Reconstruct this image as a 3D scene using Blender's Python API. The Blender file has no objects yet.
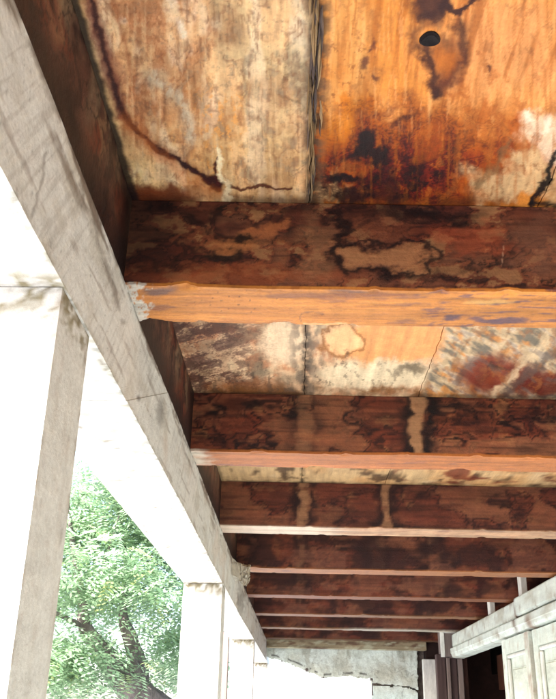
import bpy, bmesh, math, random
import numpy as np
from mathutils import Vector, Matrix

# ------------------------------------------------------------------ camera, light, exposure
S = 0.8                      # metres per layout unit (camera to ceiling = 1 unit)
EYE = 1.5                    # camera height above the porch floor, metres
FLOOR = -EYE / S
sc = bpy.context.scene
SUN_EL, SUN_DIR = 36.6, Vector((1.0, 0.9, -1.0))
cam_d = bpy.data.cameras.new('camera'); cam = bpy.data.objects.new('camera', cam_d)
sc.collection.objects.link(cam); sc.camera = cam
FW = Vector((-0.0253289, 0.9161175, 0.4001090)); RT = Vector((0.9996232, 0.0189746, 0.0198355)); UP = Vector((-0.0105798, -0.4004607, 0.9162529))
cam.matrix_world = Matrix(((RT.x, UP.x, -FW.x, 0), (RT.y, UP.y, -FW.y, 0), (RT.z, UP.z, -FW.z, EYE), (0, 0, 0, 1)))
cam_d.sensor_fit = 'VERTICAL'; cam_d.sensor_height = 24.0; cam_d.lens = 845.16 / 699 * 24.0
cam_d.clip_start = 0.02; cam_d.clip_end = 2000
FOC = 845.16

world = bpy.data.worlds.new("World"); sc.world = world; world.use_nodes = True
wn = world.node_tree.nodes; wl = world.node_tree.links
bg = wn['Background']; sky = wn.new('ShaderNodeTexSky'); sky.sky_type = 'NISHITA'; sky.sun_disc = False
sky.sun_elevation = math.radians(SUN_EL); sky.sun_rotation = math.atan2(-SUN_DIR.x, -SUN_DIR.y)
sky.dust_density = 2.5; sky.air_density = 1.0
wl.new(sky.outputs[0], bg.inputs[0]); bg.inputs[1].default_value = 0.15
sun_d = bpy.data.lights.new('sun', 'SUN'); sun_d.energy = 4.5; sun_d.angle = math.radians(0.5); sun_d.color = (1, 0.97, 0.93)
sun = bpy.data.objects.new('sun', sun_d); sc.collection.objects.link(sun)
sun.rotation_euler = SUN_DIR.to_track_quat('-Z', 'Y').to_euler(); sun.location = (-6, -6, 8)
sc.view_settings.view_transform = 'Standard'; sc.view_settings.look = 'None'
sc.view_settings.exposure = 2.45; sc.view_settings.gamma = 1.0
sc.cycles.max_bounces = 10; sc.cycles.diffuse_bounces = 6

# ------------------------------------------------------------------ helpers
rnd = random.Random(4)
def W(p): return Vector((p[0] * S, p[1] * S, p[2] * S + EYE))
def lin(c):
    c = np.array(c, float) / 255.0
    return np.where(c <= .04045, c / 12.92, ((c + .055) / 1.055) ** 2.4)
_rs = np.random.RandomState(11)
_perm = _rs.permutation(512); _perm = np.concatenate([_perm, _perm, _perm])
_ang = _rs.rand(512) * 2 * np.pi
def gn(x, y, seed=0):
    xi = np.floor(x).astype(int); yi = np.floor(y).astype(int); fx = x - xi; fy = y - yi
    def g(ix, iy, dx, dy):
        a = _ang[_perm[(_perm[(ix + seed * 37) & 511] + iy) & 511]]
        return np.cos(a) * dx + np.sin(a) * dy
    u = fx * fx * fx * (fx * (fx * 6 - 15) + 10); v = fy * fy * fy * (fy * (fy * 6 - 15) + 10)
    n0 = g(xi, yi, fx, fy) * (1 - u) + g(xi + 1, yi, fx - 1, fy) * u
    n1 = g(xi, yi + 1, fx, fy - 1) * (1 - u) + g(xi + 1, yi + 1, fx - 1, fy - 1) * u
    return (n0 * (1 - v) + n1 * v) * 1.5
def fb(x, y, seed=0, oct=4, gain=.5):
    s = 0; a = 1; t = 0
    for i in range(oct):
        s = s + a * gn(x, y, seed + i * 3); t += a; a *= gain; x = x * 2.03 + 5.1; y = y * 2.03 + 9.7
    return s / t * 1.4
def sm(a, b, x):
    t = np.clip((x - a) / (b - a), 0, 1); return t * t * (3 - 2 * t)
def dline(x, y, pts):
    d = np.full(x.shape, 1e9)
    for (ax, ay), (bx, by) in zip(pts, pts[1:]):
        vx, vy = bx - ax, by - ay; L = vx * vx + vy * vy + 1e-9
        t = np.clip(((x - ax) * vx + (y - ay) * vy) / L, 0, 1)
        d = np.minimum(d, np.hypot(x - ax - t * vx, y - ay - t * vy))
    return d
def line(x, y, pts, w, soft=.6): return 1 - sm(w * (1 - soft), w * (1 + soft), dline(x, y, pts))
def blob(x, y, cx, cy, rx, ry, soft=.35, rot=0):
    c, s = math.cos(rot), math.sin(rot); dx = (x - cx); dy = (y - cy)
    r = np.hypot((dx * c + dy * s) / rx, (-dx * s + dy * c) / ry)
    return 1 - sm(1 - soft, 1 + soft, r)
def tide(f, lev, w_out, w_in):
    d = f - lev
    return np.exp(-(d / np.where(d < 0, w_out, w_in)) ** 2)
def mix(col, c, m):
    c = lin(c) if not isinstance(c, np.ndarray) else c
    return col * (1 - m[:, None]) + c * m[:, None]
def pix(P):                 # photograph pixel -> used only to say where on the plane each stain lies
    d = P @ np.array(FW); d = np.where(d < .25, .25, d)
    return 278 + FOC * (P @ np.array(RT)) / d, 349.5 - FOC * (P @ np.array(UP)) / d

def put(o, parent=None, **kw):
    sc.collection.objects.link(o)
    if parent is not None:
        o.parent = parent; o.location = Vector(o.location) - Vector(parent['_w'])
    else: o['_w'] = tuple(o.location)
    o['_w'] = tuple(Vector(o.location) + (Vector(parent['_w']) if parent is not None else Vector((0, 0, 0))))
    for k, v in kw.items(): o[k] = v
    return o
def empty(name, loc, **kw):
    o = bpy.data.objects.new(name, None); o.location = W(loc); o.empty_display_size = .1
    return put(o, None, **kw)
def meshobj(name, V, Fc, mat, parent=None, cols=None, smooth=False, mats=None, midx=None, **kw):
    """V in layout units (N,3)."""
    V = np.asarray(V, float); mn = V.min(0); mx = V.max(0)
    base = np.array([(mn[0] + mx[0]) / 2, (mn[1] + mx[1]) / 2, mn[2]])
    me = bpy.data.meshes.new(name)
    me.from_pydata(((V - base) * S).tolist(), [], Fc if isinstance(Fc, list) else Fc.tolist())
    if cols is not None:
        a = me.attributes.new('Col', 'FLOAT_COLOR', 'POINT')
        c4 = np.ones((len(V), 4), 'f'); c4[:, :3] = cols; a.data.foreach_set('color', c4.ravel())
    me.materials.append(mat)
    if smooth: me.shade_smooth()
    o = bpy.data.objects.new(name, me); o.location = W(base)
    return put(o, parent, **kw)

def gridsheet(xs, ys, fn):
    """grid over parameters, fn(u,v)->P(N,3)"""
    u, v = np.meshgrid(xs, ys, indexing='ij'); P = fn(u.ravel(), v.ravel())
    nx, ny = len(xs), len(ys); i = np.arange(nx * ny).reshape(nx, ny)
    F = np.stack([i[:-1, :-1], i[1:, :-1], i[1:, 1:], i[:-1, 1:]], -1).reshape(-1, 4)
    return P, F
def join(parts):
    Vs = []; Fs = []; n = 0
    for P, F in parts: Vs.append(P); Fs.append(F + n); n += len(P)
    return np.concatenate(Vs), np.concatenate(Fs)
def seg(*a):
    """seg(x0, step, x1, step, x2 ...) -> piecewise uniform coordinates"""
    out = [a[0]]
    for i in range(1, len(a), 2):
        n = max(1, int(round(abs(a[i + 1] - out[-1]) / a[i]))); x0 = out[-1]
        out += list(x0 + (a[i + 1] - x0) * np.arange(1, n + 1) / n)
    return np.array(out)
def boxgrid(xs, ys, zs, faces='xXyYzZ'):
    x0, x1, y0, y1, z0, z1 = xs[0], xs[-1], ys[0], ys[-1], zs[0], zs[-1]; o = []
    def flip(pf): return pf[0], pf[1][:, ::-1]
    one = lambda a, v: np.full(a.shape, v)
    if 'y' in faces: o.append(gridsheet(xs, zs, lambda u, v: np.stack([u, one(u, y0), v], -1)))
    if 'Y' in faces: o.append(flip(gridsheet(xs, zs, lambda u, v: np.stack([u, one(u, y1), v], -1))))
    if 'z' in faces: o.append(flip(gridsheet(xs, ys, lambda u, v: np.stack([u, v, one(u, z0)], -1))))
    if 'Z' in faces: o.append(gridsheet(xs, ys, lambda u, v: np.stack([u, v, one(u, z1)], -1)))
    if 'x' in faces: o.append(flip(gridsheet(ys, zs, lambda u, v: np.stack([one(u, x0), u, v], -1))))
    if 'X' in faces: o.append(gridsheet(ys, zs, lambda u, v: np.stack([one(u, x1), u, v], -1)))
    return join(o)
def wobble(P, amp, freq=6, seed=0):
    P = P.copy()
    a = fb(P[:, 0] * freq + P[:, 2] * 3, P[:, 1] * freq + P[:, 2] * 2, seed, 3)
    b = fb(P[:, 0] * freq * 1.1 + 31 + P[:, 2] * 5, P[:, 1] * freq + 7, seed + 5, 3)
    P[:, 0] += a * amp * .6; P[:, 1] += b * amp * .6; P[:, 2] += (a - b) * amp * .7
    return P
def sbox(x0, x1, y0, y1, z0, z1, bev=.004):
    """bevelled box as python lists (layout units)"""
    bm = bmesh.new()
    bmesh.ops.create_cube(bm, size=1)
    for v in bm.verts:
        v.co = Vector((x0 + (v.co.x + .5) * (x1 - x0), y0 + (v.co.y + .5) * (y1 - y0), z0 + (v.co.z + .5) * (z1 - z0)))
    if bev: bmesh.ops.bevel(bm, geom=bm.edges[:], offset=bev, segments=1, affect='EDGES')
    V = np.array([v.co[:] for v in bm.verts]); F = [[v.index for v in f.verts] for f in bm.faces]
    bm.free(); return V, F
def boxobj(name, b, mat, parent=None, bev=.004, **kw):
    V, F = sbox(*b, bev=bev); return meshobj(name, V, F, mat, parent, **kw)

# ------------------------------------------------------------------ materials
def nm(name):
    m = bpy.data.materials.new(name); m.use_nodes = True; nt = m.node_tree
    return m, nt, nt.nodes, nt.links, nt.nodes['Principled BSDF']
def coords(N, L, scale, rot=(0, 0, 0)):
    g = N.new('ShaderNodeNewGeometry'); mp = N.new('ShaderNodeMapping'); mp.inputs['Scale'].default_value = scale
    mp.inputs['Rotation'].default_value = rot
    L.new(g.outputs['Position'], mp.inputs[0]); return mp
def noise(N, L, vec, scale, detail=6, rough=.6):
    n = N.new('ShaderNodeTexNoise'); n.inputs['Scale'].default_value = scale; n.inputs['Detail'].default_value = detail
    n.inputs['Roughness'].default_value = rough; L.new(vec, n.inputs['Vector']); return n
def ramp(N, L, fac, stops):
    r = N.new('ShaderNodeValToRGB'); e = r.color_ramp.elements
    while len(e) < len(stops): e.new(.5)
    for el, (p, c) in zip(e, stops): el.position = p; el.color = (*c, 1) if len(c) == 3 else c
    L.new(fac, r.inputs[0]); return r
def mul(N, L, a, b, fac=1, mode='MULTIPLY'):
    m = N.new('ShaderNodeMix'); m.data_type = 'RGBA'; m.blend_type = mode; m.inputs[0].default_value = fac
    L.new(a, m.inputs[6]); L.new(b, m.inputs[7]); return m.outputs[2]
def painted(name, grain, gs=(.72, 1.12), rough=.62, bump=.25, spec=.3, fine=140):
    m, nt, N, L, B = nm(name)
    at = N.new('ShaderNodeAttribute'); at.attribute_name = 'Col'
    mp = coords(N, L, grain); n1 = noise(N, L, mp.outputs[0], 40, 8, .65)
    r1 = ramp(N, L, n1.outputs['Fac'], [(.32, (gs[0],) * 3), (.68, (gs[1],) * 3)])
    mp2 = coords(N, L, (1, 1, 1)); n2 = noise(N, L, mp2.outputs[0], fine, 4, .7)
    r2 = ramp(N, L, n2.outputs['Fac'], [(.3, (.86,) * 3), (.7, (1.08,) * 3)])
    c = mul(N, L, at.outputs['Color'], r1.outputs[0]); c = mul(N, L, c, r2.outputs[0])
    L.new(c, B.inputs['Base Color'])
    B.inputs['Roughness'].default_value = rough; B.inputs['Specular IOR Level'].default_value = spec
    ad = N.new('ShaderNodeMath'); ad.operation = 'ADD'; L.new(n1.outputs['Fac'], ad.inputs[0]); L.new(n2.outputs['Fac'], ad.inputs[1])
    bw = N.new('ShaderNodeRGBToBW'); L.new(at.outputs['Color'], bw.inputs[0]); ad2 = N.new('ShaderNodeMath'); ad2.operation = 'MULTIPLY_ADD'; L.new(bw.outputs[0], ad2.inputs[0]); ad2.inputs[1].default_value = 1.6; L.new(ad.outputs[0], ad2.inputs[2]); ad = ad2
    b = N.new('ShaderNodeBump'); b.inputs['Strength'].default_value = bump; b.inputs['Distance'].default_value = .004
    L.new(ad.outputs[0], b.inputs['Height']); L.new(b.outputs[0], B.inputs['Normal'])
    return m
def plain(name, c1, c2, scale=6, grain=(1, 1, 1), rough=.7, bump=.3, c3=None, dist=.004):
    m, nt, N, L, B = nm(name)
    mp = coords(N, L, grain); n1 = noise(N, L, mp.outputs[0], scale, 8, .62)
    st = [(.35, c1), (.62, c2)] + ([(.75, c3)] if c3 else [])
    r = ramp(N, L, n1.outputs['Fac'], st); n2 = noise(N, L, mp.outputs[0], scale * 9, 5, .7)
    r2 = ramp(N, L, n2.outputs['Fac'], [(.3, (.75,) * 3), (.65, (1.1,) * 3)])
    L.new(mul(N, L, r.outputs[0], r2.outputs[0]), B.inputs['Base Color'])
    B.inputs['Roughness'].default_value = rough; B.inputs['Specular IOR Level'].default_value = .3
    b = N.new('ShaderNodeBump'); b.inputs['Strength'].default_value = bump; b.inputs['Distance'].default_value = dist
    L.new(n2.outputs['Fac'], b.inputs['Height']); L.new(b.outputs[0], B.inputs['Normal'])
    return m
m_ply = painted('stained_plywood', (1, .07, 1), (.7, 1.15), bump=.35)
m_joist = painted('stained_timber', (.06, 1, 1), (.62, 1.2), rough=.55, bump=.4)
m_paint = painted('old_white_paint', (1, .3, 1), (.86, 1.06), rough=.6, bump=.3)
m_plaster = painted('old_plaster', (1, 1, 1), (.84, 1.08), rough=.85, bump=.5, fine=90)
m_dark = plain('dark_timber', (.012, .006, .005), (.045, .02, .014), 5, (1, 1, .1))
m_mint = plain('pale_green_white_paint', (.42, .46, .38), (.66, .70, .60), 5, (1, .3, 1), .5, .3)
m_white = plain('white_paint_worn', (.55, .55, .50), (.74, .74, .70), 4, (1, 1, .3), .5, .25)
m_brown = plain('dark_brown_boards', (.05, .028, .026), (.10, .062, .06), 6, (1, 1, .08))
m_lav = plain('weathered_grey_brown_board', (.13, .095, .085), (.21, .165, .15), 6, (1, 1, .08))
m_room = plain('dark_room_wall', (.02, .008, .006), (.06, .022, .015), 3)
m_floor = plain('pale_porch_floor', (.25, .262, .275), (.34, .355, .37), 2.5)
m_ground = plain('pale_dry_ground', (.31, .315, .32), (.40, .405, .41), .7, c3=(.34, .37, .30))
m_brick = plain('crumbled_mortar', (.10, .07, .06), (.25, .2, .17), 14, bump=1, dist=.02)
m_bark = plain('grey_brown_bark', (.13, .105, .10), (.28, .23, .22), 9, (1, 1, .25), .9, .9, dist=.03)
m_splint = plain('raw_split_wood', (.42, .27, .13), (.62, .46, .28), 25, (1, .06, 1), .7, .5)
m_knot = plain('black_knot', (.006, .004, .005), (.02, .014, .014), 60, rough=.95)
m_back = plain('dark_floorboards', (.01, .008, .006), (.03, .02, .015), 4)

# ------------------------------------------------------------------ layout numbers
D, JW, XB, ZB, XO = .2047, .1674, -.3512, .5848, -.541
Y0, SP, SK = 1.5129, 1.1534, .0188
def jy(k): return Y0 + k * SP

# ------------------------------------------------------------------ ground and floor
def big(name, x0, x1, y0, y1, z, mat, t=None):
    if t is None:
        n = 1; V = [(x0, y0, z), (x1, y0, z), (x1, y1, z), (x0, y1, z)]
        return meshobj(name, V, [[0, 1, 2, 3]], mat, kind='structure')
    V, F = sbox(x0, x1, y0, y1, z - t, z, bev=.01); return meshobj(name, V, F, mat, kind='structure')
big('ground', -900, 900, -900, 900, FLOOR - .28, m_ground)
big('porch_floor', XO - .12, 5.2, -4.2, 12.5, FLOOR, m_floor, .27)

# ------------------------------------------------------------------ ceiling of stained plywood
def hline(X, r, w, s=.5): return 1 - sm(w * (1 - s), w * (1 + s), np.abs(X - r))
def paint_ceiling(P):
    X, Y = P[:, 0], P[:, 1]; px, py = pix(P)
    n1 = fb(X * 5, Y * 3, 1, 5); n2 = fb(X * 11 + 3, Y * 7, 2, 5); n3 = fb(X * 30, Y * 30, 3, 4); n4 = fb(X * 3.3 + 8, Y * 3.1 + 2, 4, 4)
    st = fb(X * 46, Y * 2.6, 5, 4)                       # streaks along the sheet
    wx = px + 9 * fb(px / 22, py / 22, 6, 6, .62); wy = py + 9 * fb(px / 22 + 50, py / 22, 7, 6, .62)
    wx2 = px + 34 * fb(px / 42, py / 50, 8, 7, .62); wy2 = py + 34 * fb(px / 42 + 20, py / 50, 9, 7, .62)
    mo = fb(px / 16, py / 20, 32, 6, .65); mo2 = fb(px / 7, py / 9, 33, 5, .6); vs = fb(px / 4.5, py / 60, 34, 4)
    bay = np.floor((Y - Y0 - JW * .5) / SP) + 1          # 0: nearest bay in view
    C = np.tile(lin((196, 168, 128)), (len(X), 1))
    C = mix(C, (176, 150, 116), sm(-.2, .6, n1)); C = mix(C, (214, 190, 150), sm(.1, .7, n2) * .8)
    # --- generic look for every sheet (also outside the picture)
    mid = sm(.015, .03, X)
    C = mix(C, (205, 138, 72), mid * sm(-.35, .25, n4 + .25 * n1) * .9)
    C = mix(C, (128, 48, 20), sm(.28, .7, n4 + .3 * n2) * .7)
    C = mix(C, (80, 36, 26), np.exp(-((n1 - .22) / .035) ** 2) * .6 * sm(.0, .3, n2 + .2))
    C = mix(C, (216, 200, 172), sm(.3, .6, fb(X * 7 + 20, Y * 7, 13, 4)) * .6)
    C = mix(C, (124, 118, 108), sm(.35, .7, fb(X * 6 + 9, Y * 9, 14, 5)) * .6)
    # --- bay 0 in detail
    b0 = (bay == 0) & (Y > .3); b = b0.astype(float)
    L0 = b * (X < .02); R0 = b * (X >= .02)
    def m0(c, m, side): 
        nonlocal C; C = mix(C, c, m * side)
    m0((184, 150, 116), np.ones_like(X), L0)
    jx0 = px + 3 * fb(px / 12, py / 12, 16, 4); jy0 = py
    m0((178, 122, 88), blob(wx2, wy2, 150, 60, 62, 95, .7) * .85, L0)
    m0((192, 132, 76), blob(wx2, wy2, 205, 125, 46, 50, .8) * .7, L0)
    m0((192, 174, 142), blob(wx2, wy2, 262, 50, 44, 95, .6) * .85, L0)
    m0((194, 166, 124), blob(wx2, wy2, 235, 170, 80, 34, .7) * .7, L0)
    m0((172, 148, 112), sm(.0, .5, n2) * .3, L0)
    m0((156, 96, 60), sm(.15, .6, st) * .45 * blob(wx, wy, 150, 70, 70, 110, .4), L0)
    m0((146, 138, 120), sm(0, 1, (1 - sm(0, 6, 312 - 22 * sm(-10, 80, 90 - py) * 1. - 18 * blob(px, py, 285, 80, 60, 40, .6) + 10 * fb(px / 30, py / 30, 12) - wx + 0))) * .85, L0)
    edge = dline(wx, wy, [(291, -20), (297, 18), (284, 55), (281, 92), (300, 106), (312, 140)])
    m0((96, 84, 70), np.exp(-(edge / 2.0) ** 2) * .75, L0)
    m0((118, 110, 98), sm(.1, .5, fb(px / 18, py / 22, 15, 5)) * blob(wx, wy, 304, 100, 16, 130, .4) * .7, L0)
    m0((208, 200, 188), line(wx, wy, [(168, -10), (180, 28), (184, 40)], 5, .8) * .75, L0)
    m0((168, 158, 142), line(wx, wy, [(146, 70), (168, 92), (184, 105), (192, 140)], 7, .9) * .65, L0)
    m0((214, 204, 194), blob(wx, wy, 122, 21, 5, 5, .6) * .6, L0)
    m0((222, 196, 150), line(wx, wy, [(76, 0), (95, 60), (108, 110), (120, 150), (135, 185)], 11, .5) * .8, L0)
    m0((222, 200, 158), blob(wx, wy, 150, 172, 34, 22, .5) * .8, L0)
    m0((96, 46, 44), line(wx, wy, [(92, 12), (101, 45), (110, 75), (121, 112)], 5.0, .9) * sm(-1., .0, mo2) * .95, L0); m0((58, 20, 22), line(jx0 - 1, jy0, [(95, 24), (103, 52), (111, 78), (121, 112)], 2.4, .8) * .9, L0)
    m0((140, 84, 56), line(wx, wy, [(104, 10), (116, 60), (130, 110), (150, 135)], 3, .9) * .5, L0)
    
    ag = fb(px / 60 + .3 * fb(px / 30, py / 40, 37, 3), py / 95, 38, 4, .42)
    m0((214, 176, 138), sm(-.1, .35, ag) * .7, L0); m0((216, 206, 190), sm(.02, .4, fb(px / 30, py / 70, 39, 4)) * .5, L0)
    m0((160, 116, 84), sm(.0, .4, -ag) * .45, L0)
    for lv, a_ in ((-.16, .5), (.03, .6), (.2, .5)): m0((122, 72, 52), tide(ag, lv, .012, .05) * a_ * sm(-.4, .3, mo), L0)
    m0((150, 120, 96), sm(.02, .4, mo) * .32, L0); m0((206, 184, 150), sm(.05, .4, -mo) * .3, L0)
    m0((150, 142, 126), sm(.1, .4, mo) * blob(wx2, wy2, 250, 110, 60, 80, .6) * .5, L0)
    m0((132, 88, 60), sm(.1, .5, vs) * sm(-.4, .2, mo) * .45, L0); m0((214, 190, 158), sm(.15, .5, -vs) * .3, L0)
    m0((108, 100, 92), sm(.3, .5, mo2) * .3, L0)
    m0((212, 156, 92), sm(.1, .3, mo2) * blob(wx2, wy2, 212, 128, 22, 34, .6) * .7, L0)
    m0((154, 96, 78), line(wx, wy, [(86, -5), (98, 36), (112, 76)], 9, .8) * .5, L0)
    m0((206, 178, 140), line(wx, wy, [(62, -20), (80, 20), (98, 75), (112, 130), (122, 160)], 6, .8) * .6, L0)
    jx = px + 2.6 * fb(px / 9, py / 9, 16, 4); jyy = py + 2.6 * fb(px / 9 + 9, py / 9, 17, 4)
    ck = [(121, 110), (130, 124), (143, 136), (158, 150), (178, 160), (196, 172), (207, 181), (218, 189)]
    m0((118, 62, 54), line(jx, jyy, [(88, -8), (96, 22), (103, 48), (112, 80), (122, 114)], 5.5, .9) * .75, L0)
    m0((60, 20, 22), line(jx - .5, jyy, [(90, -5), (97, 26), (104, 52), (112, 80), (121, 112)], 2.2, .8) * .85, L0)
    m0((156, 96, 66), line(jx, jyy, [(112, -5), (124, 40), (134, 80)], 2.5, .9) * .5, L0)
    m0((220, 212, 204), line(jx, jyy, [(168, -10), (178, 18), (184, 36)], 3.4, .9) * .8 * sm(-.3, .3, mo), L0); m0((190, 184, 172), line(jx, jyy, [(148, 72), (166, 88), (182, 98), (190, 122), (192, 140)], 4.5, .9) * .65 * sm(-.3, .3, mo2 + mo), L0)
    m0((110, 56, 40), line(jx, jyy, ck, 4.5 , .9) * .5, L0)
    m0((56, 14, 14), line(jx, jyy, ck, 2.4 , .5), L0)
    m0((66, 18, 16), line(jx, jyy, [(207, 181), (214, 178), (219, 186)], 3.6, .6), L0)
    m0((80, 26, 20), line(jx, jyy, [(218, 184), (215, 168), (217, 158)], 1.8, .5) * .95, L0)
    m0((90, 40, 28), line(jx, jyy, [(228, 186), (244, 190), (262, 185), (282, 190), (292, 188)], 1.4, .5) * .9, L0)
    m0((190, 112, 60), line(wx, wy, [(125, 116), (160, 158), (215, 196)], 6, .9) * .4, L0)
    m0((224, 214, 190), line(wx, wy, [(219, 150), (222, 180), (226, 200)], 2.5, .7) * .8, L0)
    m0((110, 48, 28), sm(180, 200, wy) * sm(205, 150, wx) * .9, L0)
    m0((120, 62, 36), blob(wx, wy, 160, 195, 40, 9, .5) * .9, L0)
    m0((84, 84, 78), sm(.66, .85, fb(px / 5, py / 5, 18, 3)) * sm(140, 200, px) * .35, L0)
    # right sheet of bay 0
    m0((206, 138, 70), np.ones_like(X), R0)
    m0((214, 158, 100), sm(-.1, .6, n1) * .6, R0)
    m0((214, 150, 96), blob(wx2, wy2, 500, 45, 70, 60, .6) * .85, R0)
    m0((202, 152, 92), blob(wx2, wy2, 345, 45, 25, 70, .5) * .7, R0)
    m0((160, 88, 34), sm(.05, .5, st) * .6, R0)
    m0((226, 172, 110), sm(.2, .6, -st) * .45, R0)
    m0((196, 124, 34), blob(wx2, wy2, 350, 128, 50, 22, .6) * .8, R0); m0((150, 74, 26), sm(120, 175, wy2) * .55 * sm(520, 470, px), R0)
    m0((170, 84, 30), blob(wx2, wy2, 420, 140, 100, 32, .7) * .7, R0)
    m0((150, 66, 26), blob(wx2, wy2, 415, 160, 105, 42, .7) * .8, R0)
    m0((124, 40, 16), blob(wx2, wy2, 410, 176, 90, 34, .5) * .93, R0)
    m0((176, 84, 30), sm(.1, .35, mo) * blob(wx2, wy2, 420, 170, 90, 40, .5) * .6, R0)
    m0((150, 60, 20), blob(wx2, wy2, 500, 155, 26, 22, .6) * .7, R0)
    m0((196, 168, 126), blob(wx2, wy2, 522, 180, 50, 22, .35) * .95, R0); m0((120, 104, 80), sm(.1, .5, mo) * blob(wx2, wy2, 525, 184, 46, 20, .5) * .5, R0)
    m0((214, 198, 172), blob(wx2, wy2, 556, 140, 26, 20, .5) * .8, R0)
    m0((186, 160, 118), blob(wx2, wy2, 335, 192, 20, 10, .5) * .8, R0)
    rr = fb(px / 20, py / 20, 19, 5)
    m0((62, 20, 18), np.exp(-((rr - .02) / .09) ** 2) * blob(wx2, wy2, 405, 168, 85, 38, .6) * .6, R0)
    m0((58, 18, 18), sm(.12, .34, -mo) * blob(wx2, wy2, 395, 172, 80, 36, .6) * .8, R0)
    m0((20, 8, 12), sm(.1, .22, fb(px / 20, py / 12, 36, 6, .6)) * blob(wx2, wy2, 385, 180, 66, 26, .6) * .85, R0)
    m0((92, 46, 44), sm(.1, .3, fb(px / 11, py / 11, 35, 5)) * blob(wx2, wy2, 405, 122, 40, 22, .7) * .6, R0)
    a2 = fb(px / 50, py / 38, 57, 5, .5); zr = blob(wx2, wy2, 410, 165, 110, 55, .7)
    for lv in (-.22, -.06, .09, .24): m0((66, 24, 20), tide(a2, lv, .012, .06) * zr * .75 * (1 - blob(wx2, wy2, 522, 182, 54, 26, .4)), R0)
    m0((176, 92, 34), sm(.1, .3, a2) * zr * .45, R0)
    m0((172, 104, 52), sm(.1, .5, vs) * .45, R0); m0((224, 170, 112), sm(.2, .5, -vs) * .35 * sm(150, 110, py), R0)
    m0((150, 96, 60), sm(.15, .45, mo) * .4, R0); m0((132, 72, 40), sm(.3, .5, mo2) * blob(px, py, 340, 90, 40, 80, .6) * .6, R0)
    m0((184, 104, 46), sm(.05, .4, mo) * blob(wx2, wy2, 470, 120, 70, 50, .7) * .6, R0)
    m0((36, 12, 14), blob(wx2, wy2, 372, 152, 15, 10, .5) * .95, R0)
    m0((30, 12, 14), blob(wx, wy, 345, 180, 20, 4.5, .5) * .95, R0)
    m0((40, 14, 14), blob(wx, wy, 352, 196, 22, 5, .6) * .9, R0)
    m0((48, 14, 12), blob(wx2, wy2, 392, 178, 18, 22, .6) * .8, R0)
    m0((70, 24, 18), line(wx, wy, [(395, 125), (408, 118), (418, 112)], 2.5, .8) * .6, R0)
    m0((62, 26, 30), blob(wx, wy, 432, 5, 20, 12, .4) * .9, R0)
    m0((66, 26, 26), line(wx, wy, [(452, 8), (462, 14), (470, 6), (481, -8)], 3, .6) * .95, R0)
    m0((62, 22, 22), line(wx, wy, [(459, 24), (464, 42), (461, 62), (450, 82), (437, 92)], 6, .95) * .8, R0); m0((112, 52, 36), blob(wx, wy, 446, 66, 17, 26, .5) * .6, R0); m0((60, 24, 26), line(wx, wy, [(444, -5), (446, 8), (440, 18), (420, 16)], 6, .8) * .9, R0)
    m0((66, 24, 20), line(wx, wy, [(424, 46), (428, 62), (433, 82), (436, 96)], 5, .8) * .9, R0); m0((58, 28, 28), (blob(wx, wy, 430, 40, 17, 16, .5) - blob(px, py, 430, 38, 13, 12, .2)).clip(0, 1) * .7, R0)
    m0((186, 108, 44), blob(wx, wy, 446, 62, 11, 16, .6) * .7, R0)
    m0((140, 88, 50), (blob(wx, wy, 430, 38, 15, 14, .3) - blob(px, py, 430, 38, 11, 10, .2)).clip(0, 1) * .5, R0)
    for (a, c) in (((362, 62), 4), ((372, 45), 3), ((368, 50), 2), ((376, 78), 2.5), ((490, 70), 2)):
        m0((96, 48, 40), blob(wx, wy, a[0], a[1], c, c * 1.8, .7) * .8, R0)
    m0((228, 204, 180), np.maximum(blob(wx, wy, 528, 116, 5, 5, .5), blob(wx, wy, 545, 124, 5, 9, .5)) * .9, R0)
    m0((120, 96, 66), line(wx, wy, [(508, 140), (498, 165), (478, 185)], 3, .9) * .6, R0)
    m0((96, 80, 62), hline(X, .03, .014, .8) * sm(-.4, .2, n3) * .7, R0)
    m0((18, 10, 10), line(wx, wy, [(556, 158), (547, 178), (540, 190), (532, 207)], 3.6, .5) * .95, R0)
    m0((20, 12, 12), line(wx, wy, [(532, 205), (545, 203), (560, 206)], 2.5, .6) * .9, R0)
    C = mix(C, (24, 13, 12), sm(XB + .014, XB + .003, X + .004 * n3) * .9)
    # --- bay 1
    b1 = (bay == 1).astype(float)
    def m1(c, m): 
        nonlocal C; C = mix(C, c, np.clip(m, 0, 1) * b1)
    m1((196, 170, 128), np.ones_like(X) * .85)
    v1 = fb(px / 40 - .6 * py / 24 + .5 * fb(px / 14, py / 9, 27, 4), py / 15 + px / 60, 20, 6, .62)
    m1((206, 176, 144), np.full(X.shape, .8)); m1((186, 118, 74), sm(.0, .4, fb(px / 30, py / 18, 28, 4)) * .6)
    m1((150, 128, 100), sm(.0, .4, mo) * .7); m1((214, 196, 160), sm(.1, .4, -mo) * .6)
    m1((92, 52, 48), np.exp(-((v1 - .08) / .10) ** 2) * sm(290, 215, wx) * .85)
    m1((78, 38, 30), sm(.08, .24, v1) * sm(290, 215, wx) * .85); m1((120, 84, 62), sm(.0, .3, -v1) * sm(250, 190, wx) * .5)
    m1((226, 204, 172), blob(wx, wy, 284, 342, 22, 20, .3) * .9)
    m1((134, 122, 100), blob(wx2, wy2, 275, 380, 45, 14, .5) * sm(-.3, .3, n2) * .8)
    m1((150, 92, 50), blob(wx, wy, 250, 386, 40, 6, .6) * .6)
    for lv in (-.2, -.04, .18): m1((96, 50, 40), tide(v1, lv, .012, .05) * sm(300, 220, wx) * .7)
    m1((120, 110, 96), hline(X, .02, .05, .8) * sm(-.3, .3, fb(px / 9, py / 14, 22, 4)) * .75)
    m1((222, 160, 104), blob(wx, wy, 395, 342, 66, 22, .2) * .95)
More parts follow.
